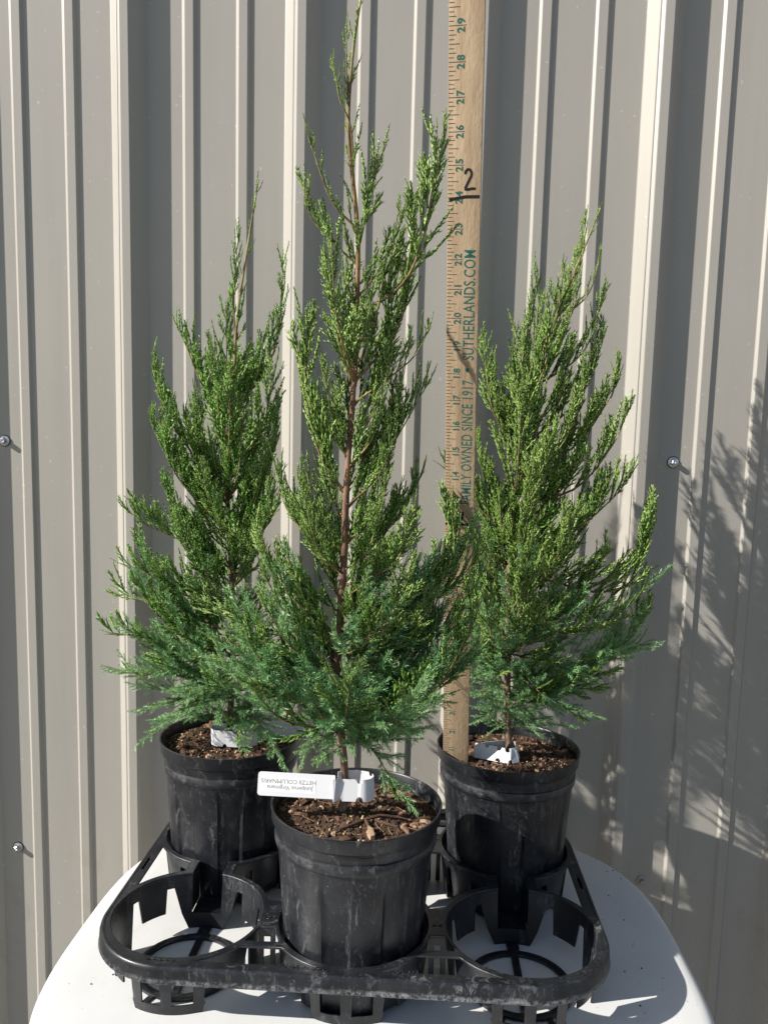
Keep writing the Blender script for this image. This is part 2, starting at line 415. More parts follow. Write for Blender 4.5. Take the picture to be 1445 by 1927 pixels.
# front / back triangles, neck openings, centre diamonds
for cx in (-PX/2, PX/2):
    for base, s in ((0, 1), (PY, -1)):
        def hole(y0, y1, n=8, trim=0.0):
            ys = np.linspace(y0, y1, n); l = []; r = []
            for y in ys:
                e = PX/2-dx_at(RW, y)-trim; l.append((cx-e, base+s*y)); r.append((cx+e, base+s*y))
            return l+r[::-1]
        holes.append(hole(-2.96, -1.95)); holes.append(hole(-1.62, -0.72, trim=-0.12))
        for dx in (-0.11, 0.11):
            holes.append([(cx+dx-0.06, base+s*-0.2), (cx+dx+0.06, base+s*-0.2), (cx+dx+0.06, base+s*-0.05), (cx+dx-0.06, base+s*-0.05)])
    ys = np.linspace(1.05, dx_at(RW, NW+0.42), 10); l = []; r = []
    for y in list(ys)+[PY-y for y in ys[::-1]]:
        yy = y if y < PY/2 else PY-y
        e = PX/2-dx_at(RW, yy); l.append((cx-e, y)); r.append((cx+e, y))
    holes.append(l+r[::-1])
for k in range(5):
    for (x, y, hw, hh) in ((-6.9+k*0.23, -3.02, 0.085, 0.03), (-9.3, 3.0+k*0.23, 0.035, 0.085), (9.3, 3.2+k*0.23, 0.035, 0.085)):
        holes.append([(x-hw, y-hh), (x+hw, y-hh), (x+hw, y+hh), (x-hw, y+hh)])
outer = rrect(HX-0.04, HY-0.04, RC-0.04)
me = curve_mesh([outer]+[sh(h) for h in holes], 0.055, 0.035, TZ-to.z-0.055)
place_mesh('deck', me, MRIM, tray, sm=True)
# rolled outer skirt
path = rrect(HX, HY, RC, 16); n = len(path); rings = []
pr = [(-0.13, -0.01), (-0.07, 0.025), (0.0, 0.02), (0.05, -0.03), (0.075, -0.12), (0.09, -0.48), (0.12, -0.55), (0.10, -0.59), (0.05, -0.59), (0.03, -0.52), (0.0, -0.14), (-0.06, -0.07)]
for k, (x, y) in enumerate(path):
    px, py = path[k-1]; qx, qy = path[(k+1) % n]; t = Vector((qx-px, qy-py, 0)).normalized(); nr = Vector((t.y, -t.x, 0))
    rings.append([(x+nr.x*d, y+nr.y*d, TZ-to.z+z) for d, z in pr])
mb = MB(); mb.rings(rings, closed_loop=True, close_path=True, cap=False)
mb.build('skirt', MRIM, tray, sharp=50)
# neck skirts with a window under each neck
for cx in (-PX/2, PX/2):
    for base, s in ((0, 1), (PY, -1)):
        yy = -0.66; y = base+s*yy-to.y; e = PX/2-dx_at(RH+0.09, yy)-0.02; t = TZ-to.z-0.08
        U = [(-e, t), (-e, 0.02), (-e+0.2, 0.02), (-e+0.2, t-0.34), (e-0.2, t-0.34), (e-0.2, 0.02), (e, 0.02), (e, t)]
        mb = MB(); mb.rings([[(cx+x, y+q, z) for x, z in U] for q in (-0.035, 0.035)], closed_loop=True)
        mb.build('neck_support', MTRAY, tray, bevel=0.012)
# the six cups
def cup(cx, cy, s):
    """s=+1: front row (open slats face the viewer), s=-1 mirrored back row"""
    cx -= to.x; cy -= to.y; top = TZ-to.z-0.1
    def rad(z): return 2.63+(2.88-2.63)*min(1, z/top)
    def panel(mb, a0, a1, b0, b1, z0, z1, n=6, t=0.07):
        ro = []
        for k in range(n+1):
            u = k/n; ring = []
            for (r_off, z, aa0, aa1) in ((0, z1, a0, a1), (0, z0, b0, b1), (t, z0, b0, b1), (t, z1, a0, a1)):
                a = math.radians((aa0+(aa1-aa0)*u)*s); r = rad(z)+r_off
                ring.append((cx+r*math.cos(a), cy+r*math.sin(a), z))
            ro.append(ring)
        mb.rings(ro, closed_loop=True)
    mb = MB(); na = an+0.5
    panel(mb, 90+na, 450-na, 90+na, 450-na, top-0.45, top+0.02, 60)
    for a in (0, 180):
        panel(mb, a-24, a+24, a-17, a+17, 0.02, top-0.45, 8)
    panel(mb, 62, 90-na, 68, 90-na, 0.62, top-0.45, 4); panel(mb, 90+na, 118, 90+na, 112, 0.62, top-0.45, 4)
    panel(mb, 68, 112, 74, 106, 0.0, 0.62, 8)
    for a in (43, 137, -40, -140):
        panel(mb, a-13, a+13, a-11, a+11, 0.75, top-0.45, 5)
    for a in (-90, -66, -114):
        panel(mb, a-4.5, a+4.5, a-4, a+4, 0.36, top-0.45, 2)
    panel(mb, -119, -61, -117, -63, 0.0, 0.36, 10)
    wall_o = mb.build('cup', MTRAY, tray, sharp=40)
    # base ring with crossbar and a foot under each full panel
    r = MB(); rings = []
    for k in range(48):
        a = 2*math.pi*k/48; c, q = math.cos(a), math.sin(a)
        rings.append([(cx+rr*c, cy+rr*q, z) for rr, z in ((1.72, 0.02), (2.02, 0.02), (2.02, 0.13), (1.72, 0.13))])
    r.rings(rings, closed_loop=True, close_path=True, cap=False)
    r.box((cx, cy, 0.07), (0.3, 3.6, 0.08))
    for a in (0, 90, 180):
        ang = math.radians(a*s)
        r.box((cx+2.33*math.cos(ang), cy+2.33*math.sin(ang), 0.06), (0.7, 0.5, 0.06), Matrix.Rotation(ang, 3, 'Z'))
    for a in (-114, -66):
        ang = math.radians(a*s); r.box((cx+2.33*math.cos(ang), cy+2.33*math.sin(ang), 0.05), (0.7, 0.22, 0.06), Matrix.Rotation(ang, 3, 'Z'))
    r.build('base_ring', MTRAY, wall_o, bevel=0.012)
for k, (cx, cy) in enumerate(cells): cup(cx, cy, 1 if cy == 0 else -1)
# saddle between the two rows
for i in (-1, 0, 1):
    mb = MB(); cx = i*PX; z = 0.62
    mb.box((cx, PY/2-to.y, z-0.03), (2*NW, PY-2*2.70, 0.06))
    for q in (-1, 1): mb.box((cx+q*(NW+0.045), PY/2-to.y, (z+TZ-to.z-0.12)/2), (0.07, PY-2*2.80, TZ-to.z-0.14-z))
    mb.build('saddle', MTRAY, tray, bevel=0.015)
for txt, x, y, rz in (('MADE IN USA', -1.55, -3.02, -2), ('MOL 330', 2.0, -2.98, 2)):
    me = text_mesh(txt, 0.26, 0.012, 1.0)
    place_mesh('embossed_lettering', me, MRIM, tray, Matrix.Translation(Vector((x-to.x, y-to.y, TZ-to.z+0.01))*S) @ Matrix.Rotation(math.radians(rz), 4, 'Z'))

# ------------------------------------------------------------------ pots
rng = np.random.default_rng(7); random.seed(7)
def chip_mesh(k):
    r = random.Random(k); bm = bmesh.new()
    n = r.choice((5, 6, 7)); L, Wd, T = r.uniform(0.22, 0.5), r.uniform(0.1, 0.22), r.uniform(0.04, 0.09)
    lo = []; up = []
    for i in range(n):
        a = 2*math.pi*i/n+r.uniform(-.25, .25); q = r.uniform(.75, 1.1)
        x, y = L/2*math.cos(a)*q, Wd/2*math.sin(a)*q; c = -abs(x)*0.12
        lo.append(bm.verts.new((x*S, y*S, (c-T/2)*S))); up.append(bm.verts.new((x*.88*S, y*.85*S, (c+T/2+r.uniform(-.02, .02))*S)))
    for i in range(n):
        j = (i+1) % n; bm.faces.new((lo[i], lo[j], up[j], up[i]))
    c = bm.verts.new((0, 0, (T/2+r.uniform(0, .03))*S))
    for i in range(n): bm.faces.new((up[i], up[(i+1) % n], c))
    bm.faces.new(lo[::-1])
    me = bpy.data.meshes.new('bark_chip'); bm.to_mesh(me); bm.free(); me.materials.append(MCHIP[(0, 1, 2, 3, 0, 4, 2)[k % 7]]); return me
CHIPS = [chip_mesh(k) for k in range(15)]
ICO = None
def grains(name, mt, parent, pts, rads):
    bm = bmesh.new(); bmesh.ops.create_icosphere(bm, subdivisions=1, radius=1)
    V0 = np.array([v.co[:] for v in bm.verts]); F0 = np.array([[v.index for v in f.verts] for f in bm.faces]); bm.free()
    V = []; F = []
    for k, (p, r) in enumerate(zip(pts, rads)):
        j = V0*(1+rng.uniform(-.25, .25, (len(V0), 1)))*r*rng.uniform(.7, 1.2, 3)
        V.append(j+np.array(p)); F.append(F0+k*len(V0))
    o = mesh_np(name, np.concatenate(V), np.concatenate(F), mt, parent, sm=False); o['kind'] = 'stuff'; return o
def plant_pot(px, py, phase, label, seed, nchip):
    rot = random.Random(seed); rg = np.random.default_rng(seed)
    o = empty('plant_pot', (px, py, TABLE_Z+0.1)); z0 = -(TABLE_Z+0.1)
    tag(o, label, 'plant pot', 'black nursery pots holding the junipers')
    ZB_ = 0.0
    def mod(r, z, a):
        zz = z-z0
        if zz > -1.42: return r*(1+0.0015*math.sin(3*a+phase)+0.001*math.sin(5*a))
        t = ((a+phase)/(2*math.pi)*8) % 1.0
        q = min(1, max(0, (0.28-abs(t-0.5))/0.045+0.5)); q = q*q*(3-2*q)
        fade = min(1, (-1.42-zz)/0.12)
        return r-0.10*(1-q)*fade
    prof = [(2.95, 0.0), (2.97, 0.05)]
    prof = [(0.1, 0.0), (2.45, 0.0), (2.50, 0.04), (2.53, 0.12)]
    for k in range(8): prof.append((2.54+0.40*k/7, 0.2+(z0-1.50-0.2)*k/7))
    prof += [(2.95, z0-1.44), (2.97, z0-1.42), (3.05, z0-1.38), (3.075, z0-1.30), (3.09, z0-1.08), (3.07, z0-1.02), (3.02, z0-0.99), (3.03, z0-0.95),
             (3.06, z0-0.62), (3.10, z0-0.57), (3.17, z0-0.55), (3.20, z0-0.51), (3.225, z0-0.10), (3.25, z0-0.05), (3.25, z0-0.015), (3.23, z0), (3.18, z0-0.01), (3.15, z0-0.06),
             (3.13, z0-0.5), (3.0, z0-0.95), (2.95, z0-1.3), (2.8, z0-3.0), (0.1, z0-3.0)]
    mb = MB(); mb.lathe(prof, n=160, mod=mod)
    mb.build('pot_shell', MPOT, o, sharp=38)
    # soil
    zs = z0-0.52; nr, nt_ = 26, 84; V = [(0, 0, zs+0.12)]; F = []
    hs = {}
    ph = rg.uniform(0, 6.28, (10, 2)); fr = rg.normal(0, 2.6, (10, 2))
    def height(x, y):
        h = sum(math.sin(fr[i, 0]*x+fr[i, 1]*y+ph[i, 0]) for i in range(10))*0.022
        r = math.hypot(x, y); return zs+h+0.10*(1-(r/3.05)**2)-0.05*(r/3.05)**4
    for i in range(1, nr+1):
        for k in range(nt_):
            a = 2*math.pi*k/nt_; r = 3.10*i/nr; x, y = r*math.cos(a), r*math.sin(a)
            V.append((x, y, height(x, y)+rg.normal(0, 0.022)))
    F3 = []
    for k in range(nt_): F3.append((0, 1+k, 1+(k+1) % nt_))
    for i in range(nr-1):
        for k in range(nt_):
            p, q = 1+i*nt_+k, 1+i*nt_+(k+1) % nt_; F3 += [(p, p+nt_, q+nt_), (p, q+nt_, q)]
    soil = mesh_np('soil', V, F3, MSOIL, o, sm=False)
    for k in range(nchip):
        me = CHIPS[(k*7+seed) % 15]; c = bpy.data.objects.new('bark_chip', me)
        a = rot.uniform(0, 6.283); r = 2.85*math.sqrt(rot.uniform(0.02, 1)); x, y = r*math.cos(a), r*math.sin(a)
        s = rot.choice((0.5, 0.7, 0.9, 1.1, 1.4)) * (1.7 if k < 9 else 1.0)
        c.location = Vector((x, y, height(x, y)+0.045*s))*S; c.scale = (s, s, s)
        c.rotation_euler = (rot.gauss(0, .35), rot.gauss(0, .3), rot.uniform(0, 6.28)); link(c, soil)
    pts = []; rd = []; pt2 = []; rd2 = []
    cl = [(rot.uniform(-2.2, 2.2), rot.uniform(-2.4, 2.2)) for _ in range(7)]
    for k in range(190):
        cxy = cl[k % 7]; sp = 0.42 if k % 3 else 1.6
        x, y = cxy[0]+rot.gauss(0, sp), cxy[1]+rot.gauss(0, sp)
        if math.hypot(x, y) > 2.95: continue
        pts.append((x, y, height(x, y)+0.03)); rd.append(rot.choice((0.02, 0.025, 0.03, 0.04, 0.055)))
    for k in range(1000):
        a = rot.uniform(0, 6.283); r = 3.02*math.sqrt(rot.random()); x, y = r*math.cos(a), r*math.sin(a)
        pt2.append((x, y, height(x, y)+0.02)); rd2.append(rot.choice((0.02, 0.03, 0.04, 0.055, 0.07)))
    grains('grit', MPERL, soil, pts, rd); grains('crumbs', MCRUMB, soil, pt2, rd2)
    fb = MB()
    for k in range(46):
        a = rot.uniform(0, 6.283); r = 2.8*math.sqrt(rot.random()); x, y = r*math.cos(a), r*math.sin(a); q = rot.uniform(0, 6.283); l = rot.uniform(0.2, 0.7); cv = rot.uniform(-.5, .5)
        pp = [(x+l*u*math.cos(q+cv*u), y+l*u*math.sin(q+cv*u)) for u in (0, .33, .66, 1)]
        if max(math.hypot(*p_) for p_ in pp) > 3.0: continue
        fb.tube([(p_[0], p_[1], height(*p_)+0.06+0.04*math.sin(3*i)) for i, p_ in enumerate(pp)], 0.012, 4)
    fb.build('fibres', MCHIP[1], soil)['kind'] = 'stuff'
    return o, soil, height
potC, soilC, hC = plant_pot(0, 0, 0.15, 'scuffed black nursery pot of the tall middle juniper, nearest the viewer', 11, 190)
potL, soilL, hL = plant_pot(-PX, PY, 0.55, 'black nursery pot at the back left of the tray, under the shorter left juniper', 23, 150)
potR, soilR, hR = plant_pot(PX, PY, 0.0, 'black nursery pot at the back right of the tray, with the ruler standing in it', 37, 150)
# surface roots in the front pot
for pts in ([(0.35, -0.9, 0.30), (0.1, -1.25, 0.33), (-0.3, -1.5, 0.28), (-0.75, -1.62, 0.2)], [(0.42, -0.95, 0.32), (0.55, -1.4, 0.3), (0.62, -1.9, 0.2), (0.8, -2.2, 0.12)],
            [(0.7, -0.8, 0.3), (1.1, -1.1, 0.32), (1.6, -1.2, 0.24)], [(0.4, -1.0, 0.36), (0.9, -0.7, 0.4), (1.5, -0.5, 0.3), (2.0, -0.55, 0.24)]):
    mb = MB(); hh = -(TABLE_Z+0.1)-0.62
    mb.tube([(x, y, hh+z) for x, y, z in pts], [0.06, 0.065, 0.05, 0.02][:len(pts)], 7); mb.build('root', MCHIP[2], soilC)

# ------------------------------------------------------------------ junipers
def norm(v): v = np.asarray(v, float); return v/np.linalg.norm(v, axis=-1, keepdims=True)
class TB:
    """collects triangles with a per-vertex tint"""
    def __init__(s): s.V = []; s.F = []; s.T = []; s.n = 0
    def add(s, V, F, T):
        s.V.append(V); s.F.append(F+s.n); s.T.append(T); s.n += len(V)
    def get(s): return np.concatenate(s.V), np.concatenate(s.F), np.concatenate(s.T)
def cord(p0, d, L, r, nr, ns, t0, t1, rg, bend=None, rings_per=2):
    """tapered beaded cord: overlapping scale leaves along a twig"""
    d = norm(d); ref = np.array([0.31, 0.87, 0.38]); a = norm(np.cross(d, ref)); b_ = np.cross(d, a)
    V = []; T = []
    for i in range(nr):
        t = i/(nr-1); c = p0+d*L*t
        if bend is not None: c = c+bend*t*t*L
        rr = r*((1.12 if i % 2 else 0.88)*(1-0.30*t) if nr > 3 else (0.9, 0.92, 0.3)[i])
        if i == nr-1: rr = r*0.30
        ph = i*1.05
        k = np.arange(ns)*2*np.pi/ns+ph
        rv = rr*(1+0.14*((np.arange(ns)+i) % 2))[:, None]
        V.append(c+rv*(np.cos(k)[:, None]*a+np.sin(k)[:, None]*b_)); T.append(np.full(ns, t0+(t1-t0)*t))
    F = []
    for i in range(nr-1):
        for k in range(ns):
            l = (k+1) % ns; p, q = i*ns+k, i*ns+l; F += [(p, q, q+ns), (p, q+ns, p+ns)]
    e = (nr-1)*ns
    for k in range(1, ns-1): F.append((e, e+k, e+k+1))
    return np.concatenate(V), np.array(F), np.concatenate(T)
def scale_spray(seed, L, side, ang, sub, dens=0.15):
    """flattened fan of scale-leaved twigs along +z, spread in y; bend direction is x"""
    rg = np.random.default_rng(seed); tb = TB(); r0 = 0.039
    ax = lambda t: np.array([0.05*math.sin(3*t+seed), 0.06*math.sin(4.1*t+seed*2), L*t])
    nseg = max(4, int(L/0.35))
    for i in range(nseg):
        p, q = ax(i/nseg), ax((i+1)/nseg); tt = i/nseg
        tb.add(*cord(p, q-p, np.linalg.norm(q-p)*1.03, r0*(1.2-0.3*tt), 4, 3, 0.25+0.45*tt, 0.25+0.45*(tt+1/nseg), rg))
    z = 0.10; sgn = 1
    while z < L-0.05:
        t = z/L; l = max(0.16, side*(1-t)**0.6*rg.uniform(0.7, 1.15)*min(1, 0.55+t*2.5))
        if t > 0.8: l *= 0.9
        a = math.radians(rg.normal(ang, 6)); ph = rg.normal(0, 0.45)
        d = np.array([math.sin(a)*math.sin(ph), sgn*math.sin(a)*math.cos(ph), math.cos(a)])
        p = ax(t); bend = np.array([0, -sgn*0.10, 0.05])
        nr = max(3, int(l/0.12)); tone = 0.38+0.25*rg.random()
        tb.add(*cord(p, d, l, r0*0.95, nr, 3, tone, tone+0.38, rg, bend))
        zz = 0.09; s2 = 1
        while zz < l-0.06 and l > 0.22:
            u = zz/l; l2 = max(0.14, sub*(1-0.45*u)*rg.uniform(0.6, 1.25))
            a2 = math.radians(rg.normal(19, 5)); w2 = norm(np.cross(d, [1, 0.1, 0.2])); w3 = np.cross(w2, d); ph2 = rg.normal(0, 0.6)
            d2 = d*math.cos(a2)+math.sin(a2)*(s2*w2*math.cos(ph2)+w3*math.sin(ph2))
            tb.add(*cord(p+d*zz+bend*u*u*l, d2, l2, r0*0.74, 3, 3, tone+0.05, tone+0.5, rg, -s2*w2*0.12))
            s2 = -s2; zz += rg.uniform(0.10, 0.15)
        sgn = -sgn; z += dens*rg.uniform(0.7, 1.25)
    return tb.get()
def needle_spray(seed, L, side, ang):
    """young growth: twigs set with sharp spreading needles"""
    rg = np.random.default_rng(seed); tb = TB()
    def shoot(p, d, l, bend, tone):
        tb.add(*cord(p, d, l, 0.015, max(3, int(l/0.2)), 3, tone, tone+0.25, rg, bend))
        z = 0.03; k0 = 0
        d = norm(d); a = norm(np.cross(d, [0.31, 0.87, 0.38])); b_ = np.cross(d, a)
        while z < l:
            t = z/l; c = p+d*z+(bend*t*t*l if bend is not None else 0)
            for k in range(3):
                an_ = k*2.094+k0+rg.normal(0, 0.25); ra = math.cos(an_)*a+math.sin(an_)*b_
                nl = rg.uniform(0.19, 0.29)*(1-0.35*t**3); an2 = math.radians(rg.normal(46-16*t, 7))
                dn = d*math.cos(an2)+ra*math.sin(an2); wv = norm(np.cross(dn, ra))*0.021
                up = norm(np.cross(wv, dn))*0.010
                V = np.array([c-wv, c+wv, c+up+dn*nl*0.25, c+dn*nl])
                F = np.array([(0, 2, 3), (2, 1, 3)]); tb.add(V, F, np.array([tone, tone, tone+0.18, tone+0.6]))
            k0 += 1.047; z += 0.078
    tone = 0.2
    shoot(np.zeros(3), np.array([0.03, 0.02, 1.0]), L, np.array([0.08, 0, 0]), tone)
    z = 0.15; sgn = 1
    while z < L-0.12:
        t = z/L; l = max(0.2, side*(1-t)**0.7*rg.uniform(0.7, 1.15)*min(1, 0.6+2*t)); a = math.radians(rg.normal(ang, 6)); ph = rg.normal(0, 0.4)
        d = np.array([math.sin(a)*math.sin(ph), sgn*math.sin(a)*math.cos(ph), math.cos(a)])
        shoot(np.array([0.08*t*t*L, 0, z]), d, l, np.array([0.06, -sgn*0.12, 0]), 0.15+0.25*rg.random())
        sgn = -sgn; z += rg.uniform(0.2, 0.32)
    return tb.get()
LIB_S = [scale_spray(s, 2.0, 0.95, 21, 0.44) for s in range(7)]          # full fans
LIB_T = [scale_spray(40+s, 2.2, 0.55, 16, 0.27, 0.15) for s in range(6)]   # slim leading shoots
LIB_N = [needle_spray(80+s, 2.0, 0.85, 42) for s in range(6)]
def place(tb, lib, rg, p, d, size, up, bend, tone, lf):
    V, F, T = lib
    d = norm(d); u = up-d*np.dot(up, d); u = norm(u); w_ = np.cross(d, u)
    ph = rg.normal(0, 0.6); c, s = math.cos(ph), math.sin(ph)
    wx = u*c+w_*s; wy = -u*s+w_*c
    k = size/lf; t = V[:, 2]/lf
    kk = k if k < 1 else 1+(k-1)*0.45        # long sprays are not made of fatter twigs
    P = np.array(p)+np.outer(V[:, 0]*kk, wx)+np.outer(V[:, 1]*kk, wy)+np.outer(V[:, 2]*k, d)+np.outer(bend*size*t*t, u)
    tb.add(P, F, np.clip(T+tone, 0, 1))
def bez(P, n):
    P = np.array(P, float); m = len(P)-1
    # Catmull-Rom through the points
    Q = np.vstack([2*P[0]-P[1], P, 2*P[-1]-P[-2]]); out = []
    for i in range(n+1):
        t = i/n*m; k = min(int(t), m-1); u = t-k; p0, p1, p2, p3 = Q[k:k+4]
        out.append(0.5*((2*p1)+(-p0+p2)*u+(2*p0-5*p1+4*p2-p3)*u*u+(-p0+3*p1-3*p2+p3)*u**3))
    return np.array(out)
UP = np.array([0, 0, 1.0])
def wood(name, pts, r0, r1, t0, t1, parent, n=7, rough=0.0, rg=None):
    V = []; T = []; m = len(pts)
    for i in range(m):
        d = norm(pts[min(i+1, m-1)]-pts[max(i-1, 0)]); a = norm(np.cross(d, [0.3, 0.9, 0.25])); b_ = np.cross(d, a); k = np.arange(n)*2*np.pi/n
        r = (r0+(r1-r0)*i/(m-1))*(1+(rg.normal(0, rough, n) if rough else 0))
        r = np.broadcast_to(r, n)[:, None]
        V.append(pts[i]+r*(np.cos(k)[:, None]*a+np.sin(k)[:, None]*b_)); T.append(np.full(n, t0+(t1-t0)*i/(m-1)))
    F = []
    for i in range(m-1):
        for k in range(n):
            l = (k+1) % n; F.append((i*n+k, i*n+l, i*n+n+l, i*n+n+k))
    return mesh_np(name, np.concatenate(V), F, MBARK, parent, np.concatenate(T))
def juniper(key, label, trunk, env, explicit, seed, nb, juv, ymax, r_trunk, cut=1.0, ex_low=1.32):
    rg = np.random.default_rng(seed)
    trunk = np.array(trunk, float); base = trunk[0].copy()
    root = empty('juniper', base); tag(root, label, 'plant', 'young columnar junipers')
    tp = bez(trunk, 60); tp[:, 0] += 0.07*np.sin(np.linspace(0, 14, 61)+seed); tp[:, 1] += 0.05*np.cos(np.linspace(0, 12, 61)+seed)
    wood('trunk', tp-base, r_trunk, 0.035, 0.0, 1.0, root, 10, 0.07, rg)
    env = np.array(env)
    zt0, zt1 = trunk[0, 2], trunk[-1, 2]
    def tr(z):
        return np.array([np.interp(z, tp[:, 2], tp[:, 0]), np.interp(z, tp[:, 2], tp[:, 1]), z])
    branches = []
    for pts in explicit:
        p = np.array(pts, float); p[0] = tr(p[0][2]); branches.append((p, True))
    az = rg.uniform(0, 6.28)
    ztop = min(zt1-1.2, zt0+cut*(zt1-zt0))
    for k in range(nb):
        f = (k+0.5)/nb; z = env[0, 0]+(ztop-env[0, 0])*f**ex_low
        az += 2.39996+rg.normal(0, 0.25); c, s = math.cos(az), math.sin(az)
        xl, xr = np.interp(z, env[:, 0], env[:, 1]), np.interp(z, env[:, 0], env[:, 2])
        xa = xr if c > 0 else xl; yd = 0.5*(xl+xr)*(0.95 if s < 0 else 0.8)
        hz = (z-zt0)/(zt1-zt0)
        if key == 'C' and 0.26 < hz < 0.72 and s < 0.1 and abs(c) < 0.42: continue      # the stem shows through here
        R = 1/math.sqrt((c/max(xa, .15))**2+(s/max(yd, .15))**2)*(rg.uniform(0.75, 1.06) if k % 5 < 3 else rg.uniform(0.4, 0.72))
        tip = tr(z)+R*np.array([c, s, 0])
        hf = (z-zt0)/(zt1-zt0)
        rise = R*(0.15+2.1*hf)+0.3*hf*4*rg.uniform(.6, 1.2)
        if hf < 0.18: rise = R*rg.uniform(-0.25, 0.2)
        z0 = max(zt0+1.0+rg.uniform(0, 0.8), z-rise)
        p0 = tr(z0); tip[1] = min(tip[1], ymax)
        mid = p0+(tip-p0)*np.array([0.6+0.15*hf, 0.6+0.15*hf, 0.42])+np.array([0, 0, rg.normal(0, 0.1)])
        branches.append((np.array([p0, mid, tip]), False))
    for bi, (bp, ex) in enumerate(branches):
        L = np.sum(np.linalg.norm(np.diff(bp, axis=0), axis=1)); n = max(8, int(L/0.35)); c = bez(bp, n)
        hf = (bp[-1][2]-zt0)/(zt1-zt0)
        green = 0.3 if hf < 0.3 else 0.75
        br = wood('branch', c-base, 0.017+0.0065*L, 0.014, green, 1.0, root, 6)
        tb = TB(); tn = TB()
        seg = np.linalg.norm(np.diff(c, axis=0), axis=1); cum = np.concatenate([[0], np.cumsum(seg)]); Lc = cum[-1]
        def at(s):
            p = np.array([np.interp(s, cum, c[:, i]) for i in range(3)]); q = np.array([np.interp(min(Lc, s+0.15), cum, c[:, i]) for i in range(3)])
            o_ = np.array([np.interp(max(0, s-0.15), cum, c[:, i]) for i in range(3)]); return p, norm(q-o_)
        radial = norm(np.array([c[-1][0]-c[0][0], c[-1][1]-c[0][1], 1e-3]))
        upv = norm(UP*0.9-radial*0.15)
        s = max(0.08*Lc, 0.2); sgn = 1 if rg.random() < .5 else -1
        tone_b = rg.normal(0, 0.07)
        jp = np.clip((juv-hf)/0.32+0.5, 0.0, 1.0)
        while s < Lc-0.15:
            p, d = at(s); t = s/Lc
            size = np.clip((0.6+0.34*Lc)*(1-0.58*t)*rg.uniform(0.75, 1.2), 0.6, 2.5)*(0.68 if hf > 0.86 else 1)
            lat = norm(np.cross(d, upv)); ph = rg.normal(0, 0.75); ang = math.radians(rg.normal(40-8*hf, 8))
            dd = d*math.cos(ang)+math.sin(ang)*(sgn*lat*math.cos(ph)+upv*math.sin(ph)*0.9)
            dd = norm(dd+UP*(0.12+0.75*min(1, max(0, (hf-0.12)/0.4))))
            isj = rg.random() < jp*(1-0.35*t)
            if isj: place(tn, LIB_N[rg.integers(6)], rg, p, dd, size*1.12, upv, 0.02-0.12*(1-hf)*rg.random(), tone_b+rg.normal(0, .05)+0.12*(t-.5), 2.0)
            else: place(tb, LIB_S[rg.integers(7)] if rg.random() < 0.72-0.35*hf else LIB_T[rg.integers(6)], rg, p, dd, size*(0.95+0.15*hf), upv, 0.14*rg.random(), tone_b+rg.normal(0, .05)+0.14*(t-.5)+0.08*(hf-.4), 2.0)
            sgn = -sgn; s += rg.uniform(0.19, 0.33)*(1.45 if hf > .62 else 0.88 if hf < 0.3 else 1)
        # leading shoot
        p, d = at(Lc-0.25*min(2.0, 0.5*Lc)); d = norm(c[-1]-p)
        if jp > 0.75: place(tn, LIB_N[rg.integers(6)], rg, p, d, min(1.6, 0.4*Lc+.5), upv, 0.0, tone_b+0.1, 2.0)
        else: place(tb, LIB_T[rg.integers(6)], rg, p, d, np.linalg.norm(c[-1]-p)+0.55, upv, 0.05, tone_b+0.15, 2.2)
        if tb.n:
            V, F, T = tb.get(); tag(mesh_np('foliage', V-base, F, MLEAF[key], br, T), kind='stuff')
        if tn.n:
            V, F, T = tn.get(); tag(mesh_np('needles', V-base, F, MNEED, br, T), kind='stuff')
    # sprays straight off the leader
    tb = TB(); z = zt0+0.62*(zt1-zt0); k = 0; sparse = 1.0 if cut > 0.85 else 1.5
    while z < zt1-0.3:
        p = tr(z); f = (z-zt0)/(zt1-zt0); az += 2.4; d = tr(min(z+.4, zt1))-tr(z-.2); d = norm(d)
        out = np.array([math.cos(az), math.sin(az), 0]); dd = norm(d+out*0.55)
        place(tb, LIB_T[rg.integers(6)] if f > .75 else LIB_S[rg.integers(7)], rg, p, dd, max(0.6, 2.2*(1-f)+0.5), UP, 0.1, 0.1, 2.0); z += sparse*(0.36 if f < .75 else 0.6)
    p = tr(zt1-1.2); place(tb, LIB_T[0], rg, p, norm(tp[-1]-p), 1.6, np.array([1.0, 0, 0]), 0, 0.2, 2.2)
    ld = wood('leader', bez([tr(zt1-2.0), tr(zt1-1.0), tp[-1]], 8)-base, 0.045, 0.03, .9, 1, root, 6)
    V, F, T = tb.get(); tag(mesh_np('foliage', V-base, F, MLEAF[key], ld, T), kind='stuff')
    return root
TR = {'C': [[-0.5, 0, -.6], [-0.45, 0.0, 0.54], [-0.65, -0.45, 2.55], [-0.84, -0.91, 4.5], [-0.66, -1.36, 6.97], [-0.45, -1.82, 9.53], [-0.41, -2.27, 12.33], [-0.28, -2.73, 15.89], [-0.25, -3.18, 18.24], [-0.19, -3.64, 20.31], [-0.42, -4.09, 23.08], [-0.3, -4.55, 25.24], [-0.11, -5.0, 26.68]],
      'L': [[-6.53, 6.6, -0.7], [-6.39, 6.43, 4.58], [-6.41, 6.27, 8.79], [-6.72, 6.1, 13.13], [-6.36, 5.93, 16.67], [-6.02, 5.77, 19.89], [-5.4, 5.6, 24.89]],
      'R': [[6.49, 6.6, -0.6], [6.41, 6.95, 2.46], [6.23, 7.1, 9.84], [6.61, 7.47, 12.27], [6.85, 7.83, 14.96], [7.24, 7.98, 17.37], [8.29, 7.98, 20.53], [9.9, 8.03, 24.59]]}
